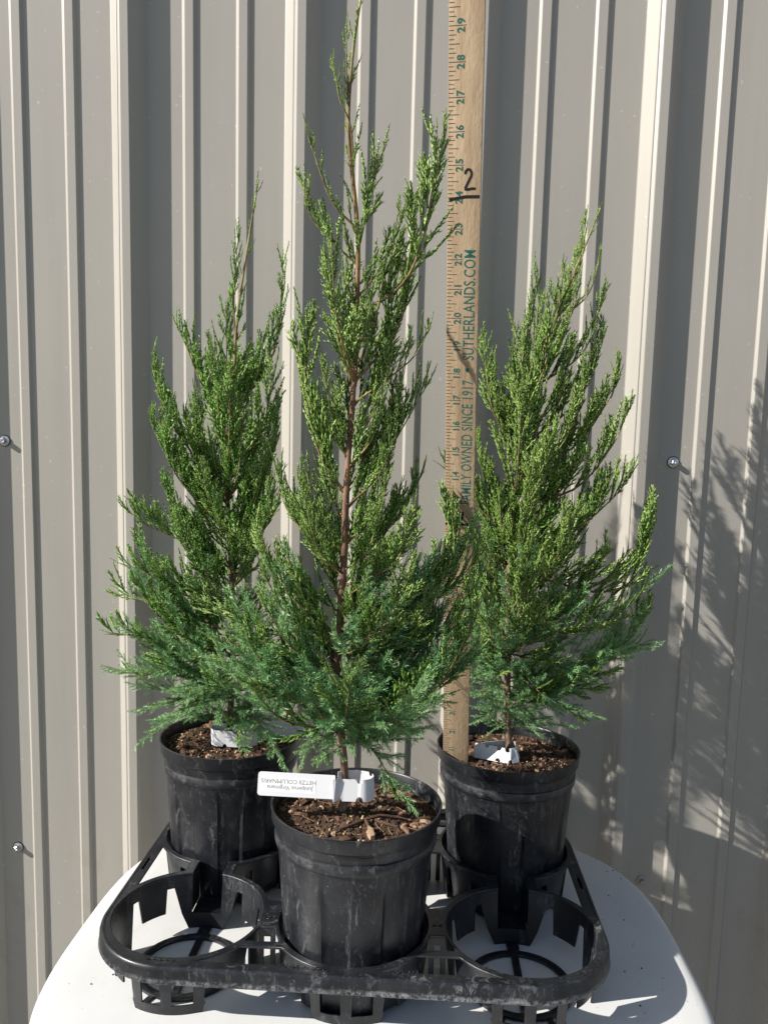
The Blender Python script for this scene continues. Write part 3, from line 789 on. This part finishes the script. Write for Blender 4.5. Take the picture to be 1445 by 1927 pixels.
ENV = {'C': [(2.34, 1.32, 1.77), (3.48, 1.39, 3.82), (4.56, 2.16, 4.64), (5.55, 4.27, 4.72), (6.57, 4.7, 4.6), (7.57, 4.36, 4.29), (8.56, 3.74, 3.79), (9.53, 3.51, 3.68), (10.47, 3.18, 2.89), (11.41, 2.84, 2.49), (12.33, 2.51, 2.41), (13.24, 2.14, 2.44), (15.02, 1.8, 2.41), (16.75, 1.69, 2.26), (17.58, 1.31, 1.88), (18.41, 1.32, 2.27), (19.69, 1.64, 2.62), (20.78, 1.73, 1.6), (21.86, 1.46, 0.99), (23.08, 1.16, 0.99), (24.53, 0.54, 0.4), (25.77, 0.36, 0.28)],
       'L': [(0.25, 3.31, 2.21), (1.79, 3.39, 2.4), (2.78, 4.87, 2.61), (4.53, 5.6, 2.54), (7.02, 4.94, 1.91), (8.25, 4.97, 1.9), (10.7, 4.32, 2.09), (11.44, 3.28, 2.18), (13.12, 2.66, 2.41), (15.26, 2.93, 2.41), (16.66, 3.11, 2.33), (18.52, 2.34, 2.04), (19.9, 0.59, 1.88), (21.71, 0.35, 0.35), (23.51, 0.24, 0.23)],
       'R': [(0.78, 0.67, 1.27), (1.51, 1.65, 3.22), (2.46, 2.33, 4.46), (3.71, 2.15, 5.65), (4.94, 2.65, 6.17), (7.4, 2.87, 6.39), (8.62, 3.06, 6.32), (10.57, 3.21, 5.59), (12.29, 2.87, 5.07), (13.53, 2.27, 4.22), (15.28, 2.5, 4.15), (16.79, 2.66, 3.87), (18.32, 2.68, 3.15), (19.86, 1.88, 2.58), (20.89, 1.77, 2.2), (22.43, 0.65, 1.18), (24.49, 0.76, 0.25)]}
EXP = {'C': [[[-0.17, -3.1, 17.74], [0.95, -3.5, 18.3], [1.6, -4.0, 19.0], [2.0, -4.4, 20.3], [2.2, -4.8, 21.6], [2.22, -5.0, 22.6]], [[-0.25, -3.7, 20.29], [-0.96, -4.0, 21.01], [-1.45, -4.3, 22.19], [-1.72, -4.5, 22.94]], [[-0.25, -3.4, 19.21], [-1.07, -3.6, 19.98], [-1.74, -3.8, 20.74], [-1.86, -4.0, 21.62]], [[-0.28, -3.9, 21.54], [-0.41, -4.2, 23.2], [-0.73, -4.5, 23.86], [-0.9, -4.6, 24.75]], [[-0.35, -4.3, 23.79], [-0.55, -4.5, 24.8], [-0.57, -4.6, 25.91]], [[-0.25, -3.6, 19.66], [0.12, -3.9, 20.73], [0.35, -4.0, 21.84], [0.67, -4.2, 22.76]], [[-0.17, -3.2, 18.24], [0.65, -3.6, 19.17], [1.05, -3.8, 20.12], [1.32, -4.0, 20.85]], [[-0.66, -0.4, 2.94], [1.71, -1.6, 4.23], [2.98, -2.2, 5.32], [3.65, -2.6, 6.85], [4.19, -3.0, 8.46]], [[-0.57, -0.9, 5.3], [1.13, 0.2, 5.58], [2.19, 0.8, 6.92], [3.35, 1.2, 9.27], [3.3, 1.2, 11.02]], [[-0.41, -2.0, 11.22], [0.4, -2.2, 12.35], [1.45, -2.5, 14.18], [2.26, -2.7, 15.68]], [[-0.36, -2.5, 14.85], [0.71, -2.8, 15.55], [1.74, -3.0, 16.42], [2.15, -3.2, 17.26]], [[-0.43, -2.0, 11.77], [-1.43, -2.3, 13.21], [-1.89, -2.6, 15.34], [-1.84, -3.0, 17.47]], [[-0.66, -1.0, 5.52], [-2.21, -1.2, 6.49], [-4.0, -1.0, 6.87], [-5.78, -0.6, 7.22]], [[-0.75, -0.9, 4.7], [-2.14, -1.5, 5.4], [-3.81, -1.8, 5.9], [-5.25, -1.8, 6.51]], [[-0.65, -0.9, 4.51], [1.68, -1.2, 4.89], [3.38, -1.5, 5.43], [4.3, -1.6, 6.35]], [[-0.57, -1.2, 6.55], [1.6, -0.8, 7.52], [3.13, -0.3, 8.27], [4.3, 0.2, 9.43]], [[-0.49, -1.4, 7.53], [1.09, -0.3, 7.28], [2.86, 0.3, 8.34], [4.15, 0.5, 10.21]] , [[-0.56, -1.1, 5.88], [1.54, -0.6, 5.94], [3.26, -0.3, 6.94], [4.36, -0.2, 8.76]] , [[-0.65, -0.9, 4.71], [1.39, -1.0, 4.71], [2.83, -1.0, 5.79], [3.67, -1.0, 7.27]], [[-0.72, -0.7, 3.85], [1.2, -1.4, 4.1], [2.62, -1.8, 4.85], [3.47, -2.0, 5.74]], [[-0.41, -1.9, 10.35], [0.6, -1.4, 10.3], [1.5, -1.0, 11.2], [2.1, -0.8, 12.6]], [[-0.5, -1.7, 8.5], [1.02, -2.6, 9.3], [1.68, -3, 10.4], [1.75, -3.2, 11.3]], [[-0.6, -1.3, 6.5], [-2.15, -1.8, 7.9], [-3.2, -2, 9.2], [-3.6, -2, 10.3]], [[-0.5, -1.6, 7.9], [-1.6, -1.5, 9.8], [-2.7, -1.3, 11.2], [-3.1, -1.2, 12.6]], [[-0.7, -0.8, 4.5], [-2.1, -1.6, 4.8], [-3.55, -2, 5.1], [-4.7, -2.1, 5.55]], [[-0.75, -0.6, 3.41], [-1.3, -0.5, 3.0], [-1.72, -0.3, 2.5], [-1.9, -0.2, 1.95]], [[-0.36, -0.3, 2.31], [0.39, -1.1, 2.63], [1.01, -1.6, 2.06], [1.51, -1.9, 1.47]]],
       'L': [[[-6.4, 6.4, 5.83], [-8.38, 5.8, 6.61], [-9.96, 5.4, 7.58], [-11.14, 5.2, 8.05]], [[-6.38, 6.4, 4.59], [-8.85, 6.6, 5.2], [-10.68, 6.8, 6.1], [-11.86, 6.9, 6.54]], [[-6.41, 6.3, 8.06], [-8.34, 5.6, 9.05], [-9.9, 5.2, 9.75], [-10.79, 5.0, 10.44]], [[-6.54, 6.2, 10.49], [-8.37, 5.6, 11.9], [-9.33, 5.2, 13.28], [-9.74, 5.0, 14.43]], [[-6.4, 6.5, 2.57], [-8.29, 5.6, 2.99], [-9.82, 5.1, 3.07], [-10.81, 4.9, 3.21]], [[-6.5, 6.2, 9.28], [-8.07, 5.4, 11.21], [-8.84, 4.8, 12.6], [-8.98, 4.6, 14.2]], [[-6.39, 6.3, 7.08], [-5.41, 5.4, 8.69], [-4.51, 4.9, 10.17], [-4.26, 4.7, 11.58]], [[-6.4, 6.2, 9.04], [-5.24, 5.5, 11.28], [-4.5, 5.2, 13.18], [-4.32, 5.0, 14.56]], [[-6.34, 5.9, 15.26], [-4.87, 5.6, 16.66], [-4.22, 5.4, 19.17], [-4.13, 5.3, 21.37]], [[-6.72, 6.1, 13.13], [-7.66, 5.9, 15.7], [-8.46, 5.7, 17.76], [-8.96, 5.6, 18.82]], [[-6.6, 6.2, 11.21], [-8.57, 5.8, 13.55], [-9.48, 5.6, 15.16], [-9.81, 5.5, 16.89]], [[-6.43, 6.3, 9.52], [-8.95, 6.0, 9.47], [-10.35, 5.8, 10.4], [-10.76, 5.7, 10.68]], [[-6.37, 6.4, 3.35], [-8.54, 5.6, 3.96], [-10.35, 5.2, 4.72], [-11.53, 5.0, 4.96]], [[-6.49, 6.5, 1.31], [-5.26, 5.2, 1.41], [-4.4, 4.5, 0.96], [-3.86, 4.2, 0.14]], [[-6.49, 6.5, 1.81], [-8.03, 5.6, 1.53], [-9.0, 5.2, 1.01], [-9.48, 5.0, 0.57]], [[-6.23, 5.8, 18.05], [-6.35, 5.7, 19.87], [-6.14, 5.6, 22.81]]],
       'R': [[[6.85, 7.63, 13.98], [6.46, 7.39, 17.1], [6.84, 7.28, 19.47], [6.94, 7.19, 21.41]], [[6.32, 7.08, 8.62], [9.28, 6.14, 7.41], [11.28, 5.82, 7.77], [11.87, 5.74, 9.44], [12.17, 5.77, 11.15]], [[7.86, 8.39, 19.19], [8.87, 8.47, 21.66], [9.32, 8.54, 24.4]], [[6.44, 7.27, 11.05], [8.94, 6.63, 11.88], [10.44, 6.34, 13.82], [11.04, 6.27, 15.31]], [[6.66, 7.41, 12.27], [8.92, 6.94, 13.79], [10.21, 6.75, 15.71], [10.75, 6.7, 16.95]], [[6.74, 7.47, 13.25], [5.29, 6.88, 15.12], [4.84, 6.59, 16.98], [4.7, 6.44, 18.13]], [[6.24, 7.05, 9.36], [8.51, 6.33, 9.74], [10.45, 5.95, 11.49], [11.31, 5.79, 12.75]], [[6.23, 7.04, 9.6], [4.83, 6.68, 10.8], [3.7, 6.62, 12.21], [3.04, 6.59, 12.67]], [[6.29, 6.83, 5.47], [9.09, 5.92, 5.52], [11.02, 5.47, 6.64], [12.03, 5.22, 7.89]], [[6.34, 6.88, 4.21], [8.69, 5.99, 4.04], [10.67, 5.56, 4.72], [11.93, 5.34, 5.24]], [[6.39, 6.85, 2.73], [8.27, 5.87, 2.37], [9.43, 5.68, 2.0]]]}
juniper('C', 'tallest juniper, in the front middle pot, its slender top leaning above the others', TR['C'], ENV['C'], EXP['C'], 5, 88, 0.32, 6, 0.175, 0.76, 1.45)
juniper('L', 'left juniper with two pale leading shoots, in the back left pot', TR['L'], ENV['L'], EXP['L'], 6, 78, 0.27, 9.8, 0.15, 0.77, 1.2)
juniper('R', 'broad right juniper leaning to the right behind the ruler', TR['R'], ENV['R'], EXP['R'], 9, 94, 0.30, 9.5, 0.17, 1.0, 1.55)

# ------------------------------------------------------------------ ruler
RB = Vector((3.46, 6.045, -0.787)); RTH, RPH = 0.3345, -0.0328
rd_ = Vector((math.sin(RPH), -math.sin(RTH)*math.cos(RPH), math.cos(RTH)*math.cos(RPH)))
rx = (Vector((1, 0, 0))-rd_*rd_.x).normalized(); rn = rx.cross(rd_)        # rn points at the viewer
RW_, RL = 1.125, 36.0
YAW = math.radians(12)                       # the stick is turned a little towards the sun
rx, rn = rx*math.cos(YAW)+rn*math.sin(YAW), rn*math.cos(YAW)-rx*math.sin(YAW)
rul = empty('ruler', RB); tag(rul, 'wooden yardstick with green print leaning forward out of the right pot', 'ruler')
Rm = Matrix((rx, rd_, rn)).transposed().to_4x4(); rul.rotation_euler = Rm.to_euler()
mb = MB(); mb.box((RW_/2, RL/2, -0.09), (RW_, RL, 0.18)); mb.build('stick', MWOOD, rul, bevel=0.02)
mb = MB()
for k in range(0, int(RL)*8):
    s = k/8
    if s < 0.2: continue
    l = 0.56 if k % 8 == 0 else 0.36 if k % 4 == 0 else 0.24 if k % 2 == 0 else 0.17
    mb.add([(0.015, s-0.011, 0.003), (l, s-0.011, 0.003), (l, s+0.011, 0.003), (0.015, s+0.011, 0.003)], [(0, 1, 2, 3)])
mb.build('tick_marks', MTICK, rul, sm=False)
def ruler_text(name, txt, size, u, v0, v1, mt, turn=90, space=1.05, off=0.004, z=0.004):
    me = text_mesh(txt, size, 0, 1.0, space, off); v = (v0+v1)/2
    xs = [q.co.x for q in me.vertices]; k = (v1-v0)*S/(max(xs)-min(xs)); m0 = (max(xs)+min(xs))/2
    for q in me.vertices: q.co.x = (q.co.x-m0)*k
    return place_mesh(name, me, mt, rul, Matrix.Translation(Vector((u, v, z))*S) @ Matrix.Rotation(math.radians(turn), 4, 'Z'))
for k in range(1, 36):
    t = str(k)
    me = text_mesh(t, 0.34, 0, 0.95, 1.5 if len(t) == 2 else 1, 0.010)
    dv = 0.0 if len(t) == 2 else -0.13
    place_mesh('numeral', me, MINK, rul, Matrix.Translation(Vector((0.41, k+dv, 0.004))*S) @ Matrix.Rotation(math.radians(90), 4, 'Z'))
ruler_text('lettering', 'FAMILY OWNED SINCE 1917', 0.57, 0.83, 12.88, 17.78, MINK)
ruler_text('lettering', 'SUTHERLANDS.COM', 0.57, 0.83, 18.52, 22.32, MINK)
mb = MB(); mb.add([(0.78+0.075*math.cos(a*math.pi/10), 18.02+0.075*math.sin(a*math.pi/10)+0.13, 0.004) for a in range(20)], [tuple(range(20))]); mb.build('bullet', MINK, rul, sm=False)
def stroke(pts, wd, z=0.006):
    m_ = MB(); P = [Vector((x, y, 0)) for x, y in pts]; l = []; r = []
    rr = random.Random(len(pts))
    for i, p in enumerate(P):
        d = (P[min(i+1, len(P)-1)]-P[max(0, i-1)]).normalized(); n_ = Vector((-d.y, d.x, 0)); w_ = wd*rr.uniform(.9, 1.1)/2
        l.append((p.x+n_.x*w_, p.y+n_.y*w_, z)); r.append((p.x-n_.x*w_, p.y-n_.y*w_, z))
    m_.v = l+r; n = len(P); m_.f = [(i, i+1, n+i+1, n+i) for i in range(n-1)]; return m_
stroke([(0.06, 23.93), (0.3, 23.97), (0.6, 24.02), (0.85, 24.02), (1.09, 24.02)], 0.095).build('marker_line', MMARK, rul, sm=False)
two = [(0.60, 24.72), (0.61, 24.80), (0.68, 24.87), (0.76, 24.85), (0.81, 24.76), (0.80, 24.66), (0.74, 24.55), (0.67, 24.42), (0.61, 24.30), (0.60, 24.25), (0.70, 24.25), (0.82, 24.27), (0.95, 24.27)]
stroke(two, 0.085, 0.007).build('marker_numeral', MMARK, rul, sm=False)
stroke([(0.02, 11.98), (0.3, 12.0), (0.7, 12.0), (1.09, 12.02)], 0.10).build('marker_line', MMARK, rul, sm=False)
stroke([(0.68, 12.18), (0.70, 12.35), (0.72, 12.55)], 0.07, 0.007).build('marker_numeral', MMARK, rul, sm=False)

# ------------------------------------------------------------------ plant tags
def band(name, path, h, parent, notches=(), t=0.02, tilt=0.0):
    """upright strip following a plan path, with half-round notches cut in its edges: (u, edge, radius)"""
    P = [Vector((x, y, 0)) for x, y in path]; cum = [0]
    for a, c in zip(P, P[1:]): cum.append(cum[-1]+(c-a).length)
    Lt = cum[-1]; us = sorted(set([i*Lt/60 for i in range(61)]+[x for n_ in notches for x in np.linspace(n_[0]-n_[2], n_[0]+n_[2], 9) if 0 <= x <= Lt]))
    def at(u):
        for i in range(len(P)-1):
            if u <= cum[i+1]+1e-9: 
                f = (u-cum[i])/max(1e-9, cum[i+1]-cum[i]); d = (P[i+1]-P[i]).normalized(); return P[i].lerp(P[i+1], f), Vector((-d.y, d.x, 0))
        return P[-1], Vector((0, 1, 0))
    rings = []
    for u in us:
        lo, hi = 0.0, h
        for (c, e, r) in notches:
            if abs(u-c) < r:
                dv = math.sqrt(r*r-(u-c)**2)*1.25
                if e > 0: hi = min(hi, h-dv)
                else: lo = max(lo, dv)
        p, n_ = at(u); tl = tilt
        q = []
        for (z, o_) in ((lo, t/2), (hi, t/2), (hi, -t/2), (lo, -t/2)):
            q.append((p.x+n_.x*(o_+tl*z), p.y+n_.y*(o_+tl*z), z))
        rings.append(q)
    mb = MB(); mb.rings(rings, closed_loop=True); return mb.build(name, MTAG, parent, sharp=50)
def ellipse_path(cx, cy, a, b_, a0, a1, n=24):
    return [(cx+a*math.cos(math.radians(a0+(a1-a0)*k/n)), cy+b_*math.sin(math.radians(a0+(a1-a0)*k/n))) for k in range(n+1)]
# front tag: long printed strip, loop round the trunk
tg = empty('plant_tag', (-0.4, -0.6, 0.40)); tag(tg, 'white plastic tag with printed sticker, looped around the tall middle juniper', 'plant tag')
ol = []
x0, x1, h = -3.22, -0.36, 0.86
for cx, cy, a0 in ((x1-0.03, h-0.03, 0), (x0+0.12, h-0.12, 90), (x0+0.12, 0.12, 180), (x1-0.03, 0.03, 270)):
    r = 0.03 if a0 in (0, 270) else 0.12; ol += arc(cx, cy, r, a0, a0+90, 6)
me = curve_mesh([ol], 0.012, 0.004)
FR = Matrix.Rotation(math.radians(79), 4, 'X')
place_mesh('strip', me, MTAG, tg, Matrix.Translation(Vector((0, -0.42, 0.06))*S) @ Matrix.Rotation(math.radians(0.5), 4, 'Y') @ FR)
def on_strip(me, mt, name, x, y, z):
    return place_mesh(name, me, mt, tg, Matrix.Translation(Vector((0, -0.42, 0.06))*S) @ Matrix.Rotation(math.radians(0.5), 4, 'Y') @ FR @ Matrix.Translation(Vector((x, y, z))*S) @ Matrix.Rotation(math.pi, 4, 'Z'))
on_strip(curve_mesh([[(-1.02, -0.27), (1.02, -0.27), (1.02, 0.27), (-1.02, 0.27)]], 0.002), MSTICK, 'sticker', -2.08, 0.42, 0.0145)
on_strip(text_mesh('Juniperus Virginiana', 0.215), MPRINT, 'print', -2.02, 0.32, 0.018)
on_strip(text_mesh('HETZII COLUMNARIS', 0.215), MPRINT, 'print', -2.08, 0.55, 0.018)
pth = [(-0.40, -0.48), (-0.30, -0.45), (-0.05, -0.40), (0.5, -0.38)]+ellipse_path(0.62, 0.10, 0.50, 0.50, -90, 80, 14)+[(0.4, 0.68), (0.0, 0.62), (-0.35, 0.42)]
band('loop', pth, 0.80, tg, [(0.20, 1, 0.12), (0.20, -1, 0.13), (0.98, 1, 0.13), (0.98, -1, 0.14), (1.72, -1, 0.10), (2.2, 1, 0.12)], tilt=0.10)
mb = MB(); mb.add([(-0.36, -0.50, -0.08), (-0.16, -0.36, 0.10), (-0.14, -0.30, 0.92), (-0.30, -0.45, 0.86), (-0.37, -0.52, -0.075), (-0.17, -0.38, 0.105), (-0.15, -0.32, 0.925), (-0.31, -0.47, 0.865)],
                   [(0, 1, 2, 3), (7, 6, 5, 4), (0, 4, 5, 1), (1, 5, 6, 2), (2, 6, 7, 3), (3, 7, 4, 0)]); mb.build('fold', MTAG, tg, sm=False)
# left tag
tg = empty('plant_tag', (-6.4, 6.0, -0.25)); tag(tg, 'white plastic tag with a blank strip reaching right, round the left juniper', 'plant tag')
pth = [(1.35, -0.05), (0.9, -0.30), (0.5, -0.42), (0.0, -0.40)]+ellipse_path(-0.35, 0.05, 0.42, 0.46, -90, -260, 14)+[(0.1, 0.62), (0.6, 0.58), (1.1, 0.35)]
band('loop', pth, 0.74, tg, [(1.0, 1, 0.12), (1.5, -1, 0.10)], tilt=0.05)
ol = []; x0, x1, h = 1.25, 4.35, 0.80
for cx, cy, a0 in ((x1-0.12, h-0.12, 0), (x0+0.03, h-0.03, 90), (x0+0.03, 0.03, 180), (x1-0.12, 0.12, 270)):
    r = 0.12 if a0 in (0, 270) else 0.03; ol += arc(cx, cy, r, a0, a0+90, 6)
place_mesh('strip', curve_mesh([ol], 0.012, 0.004), MTAG, tg, Matrix.Translation(Vector((0.1, -0.1, 0.24))*S) @ Matrix.Rotation(math.radians(20), 4, 'Z') @ Matrix.Rotation(math.radians(2), 4, 'Y') @ Matrix.Rotation(math.radians(98), 4, 'X'))
# right tag
tg = empty('plant_tag', (6.1, 6.1, -0.42)); tag(tg, 'notched white plastic tag lying low around the right juniper beside the ruler', 'plant tag')
pth = [(-1.25, -0.05), (-0.6, -0.28), (-0.05, -0.55), (0.35, -0.62), (0.75, -0.40)]+ellipse_path(0.35, 0.25, 0.5, 0.62, -30, 110, 12)+[(-0.1, 0.72), (-0.8, 0.45), (-1.3, 0.05)]
band('loop', pth, 0.62, tg, [(0.55, 1, 0.10), (1.1, 1, 0.12), (1.55, 1, 0.14), (1.7, -1, 0.12), (2.1, 1, 0.10)], tilt=0.30)

# ------------------------------------------------------------------ crumbs on the table
rr = random.Random(3); pts = []; rad = []
for k in range(46):
    x, y = (rr.uniform(9.9, 13), rr.uniform(-1.5, 10)) if k < 22 else (rr.uniform(-11, 10), rr.uniform(-3.5, 0))
    pts.append((x, y, TABLE_Z+0.012)); rad.append(rr.choice((0.012, 0.015, 0.02, 0.035)))
tag(grains('soil_crumbs', MDEB, None, pts, rad), 'dark specks of soil scattered on the white table top', 'debris', kind='stuff')
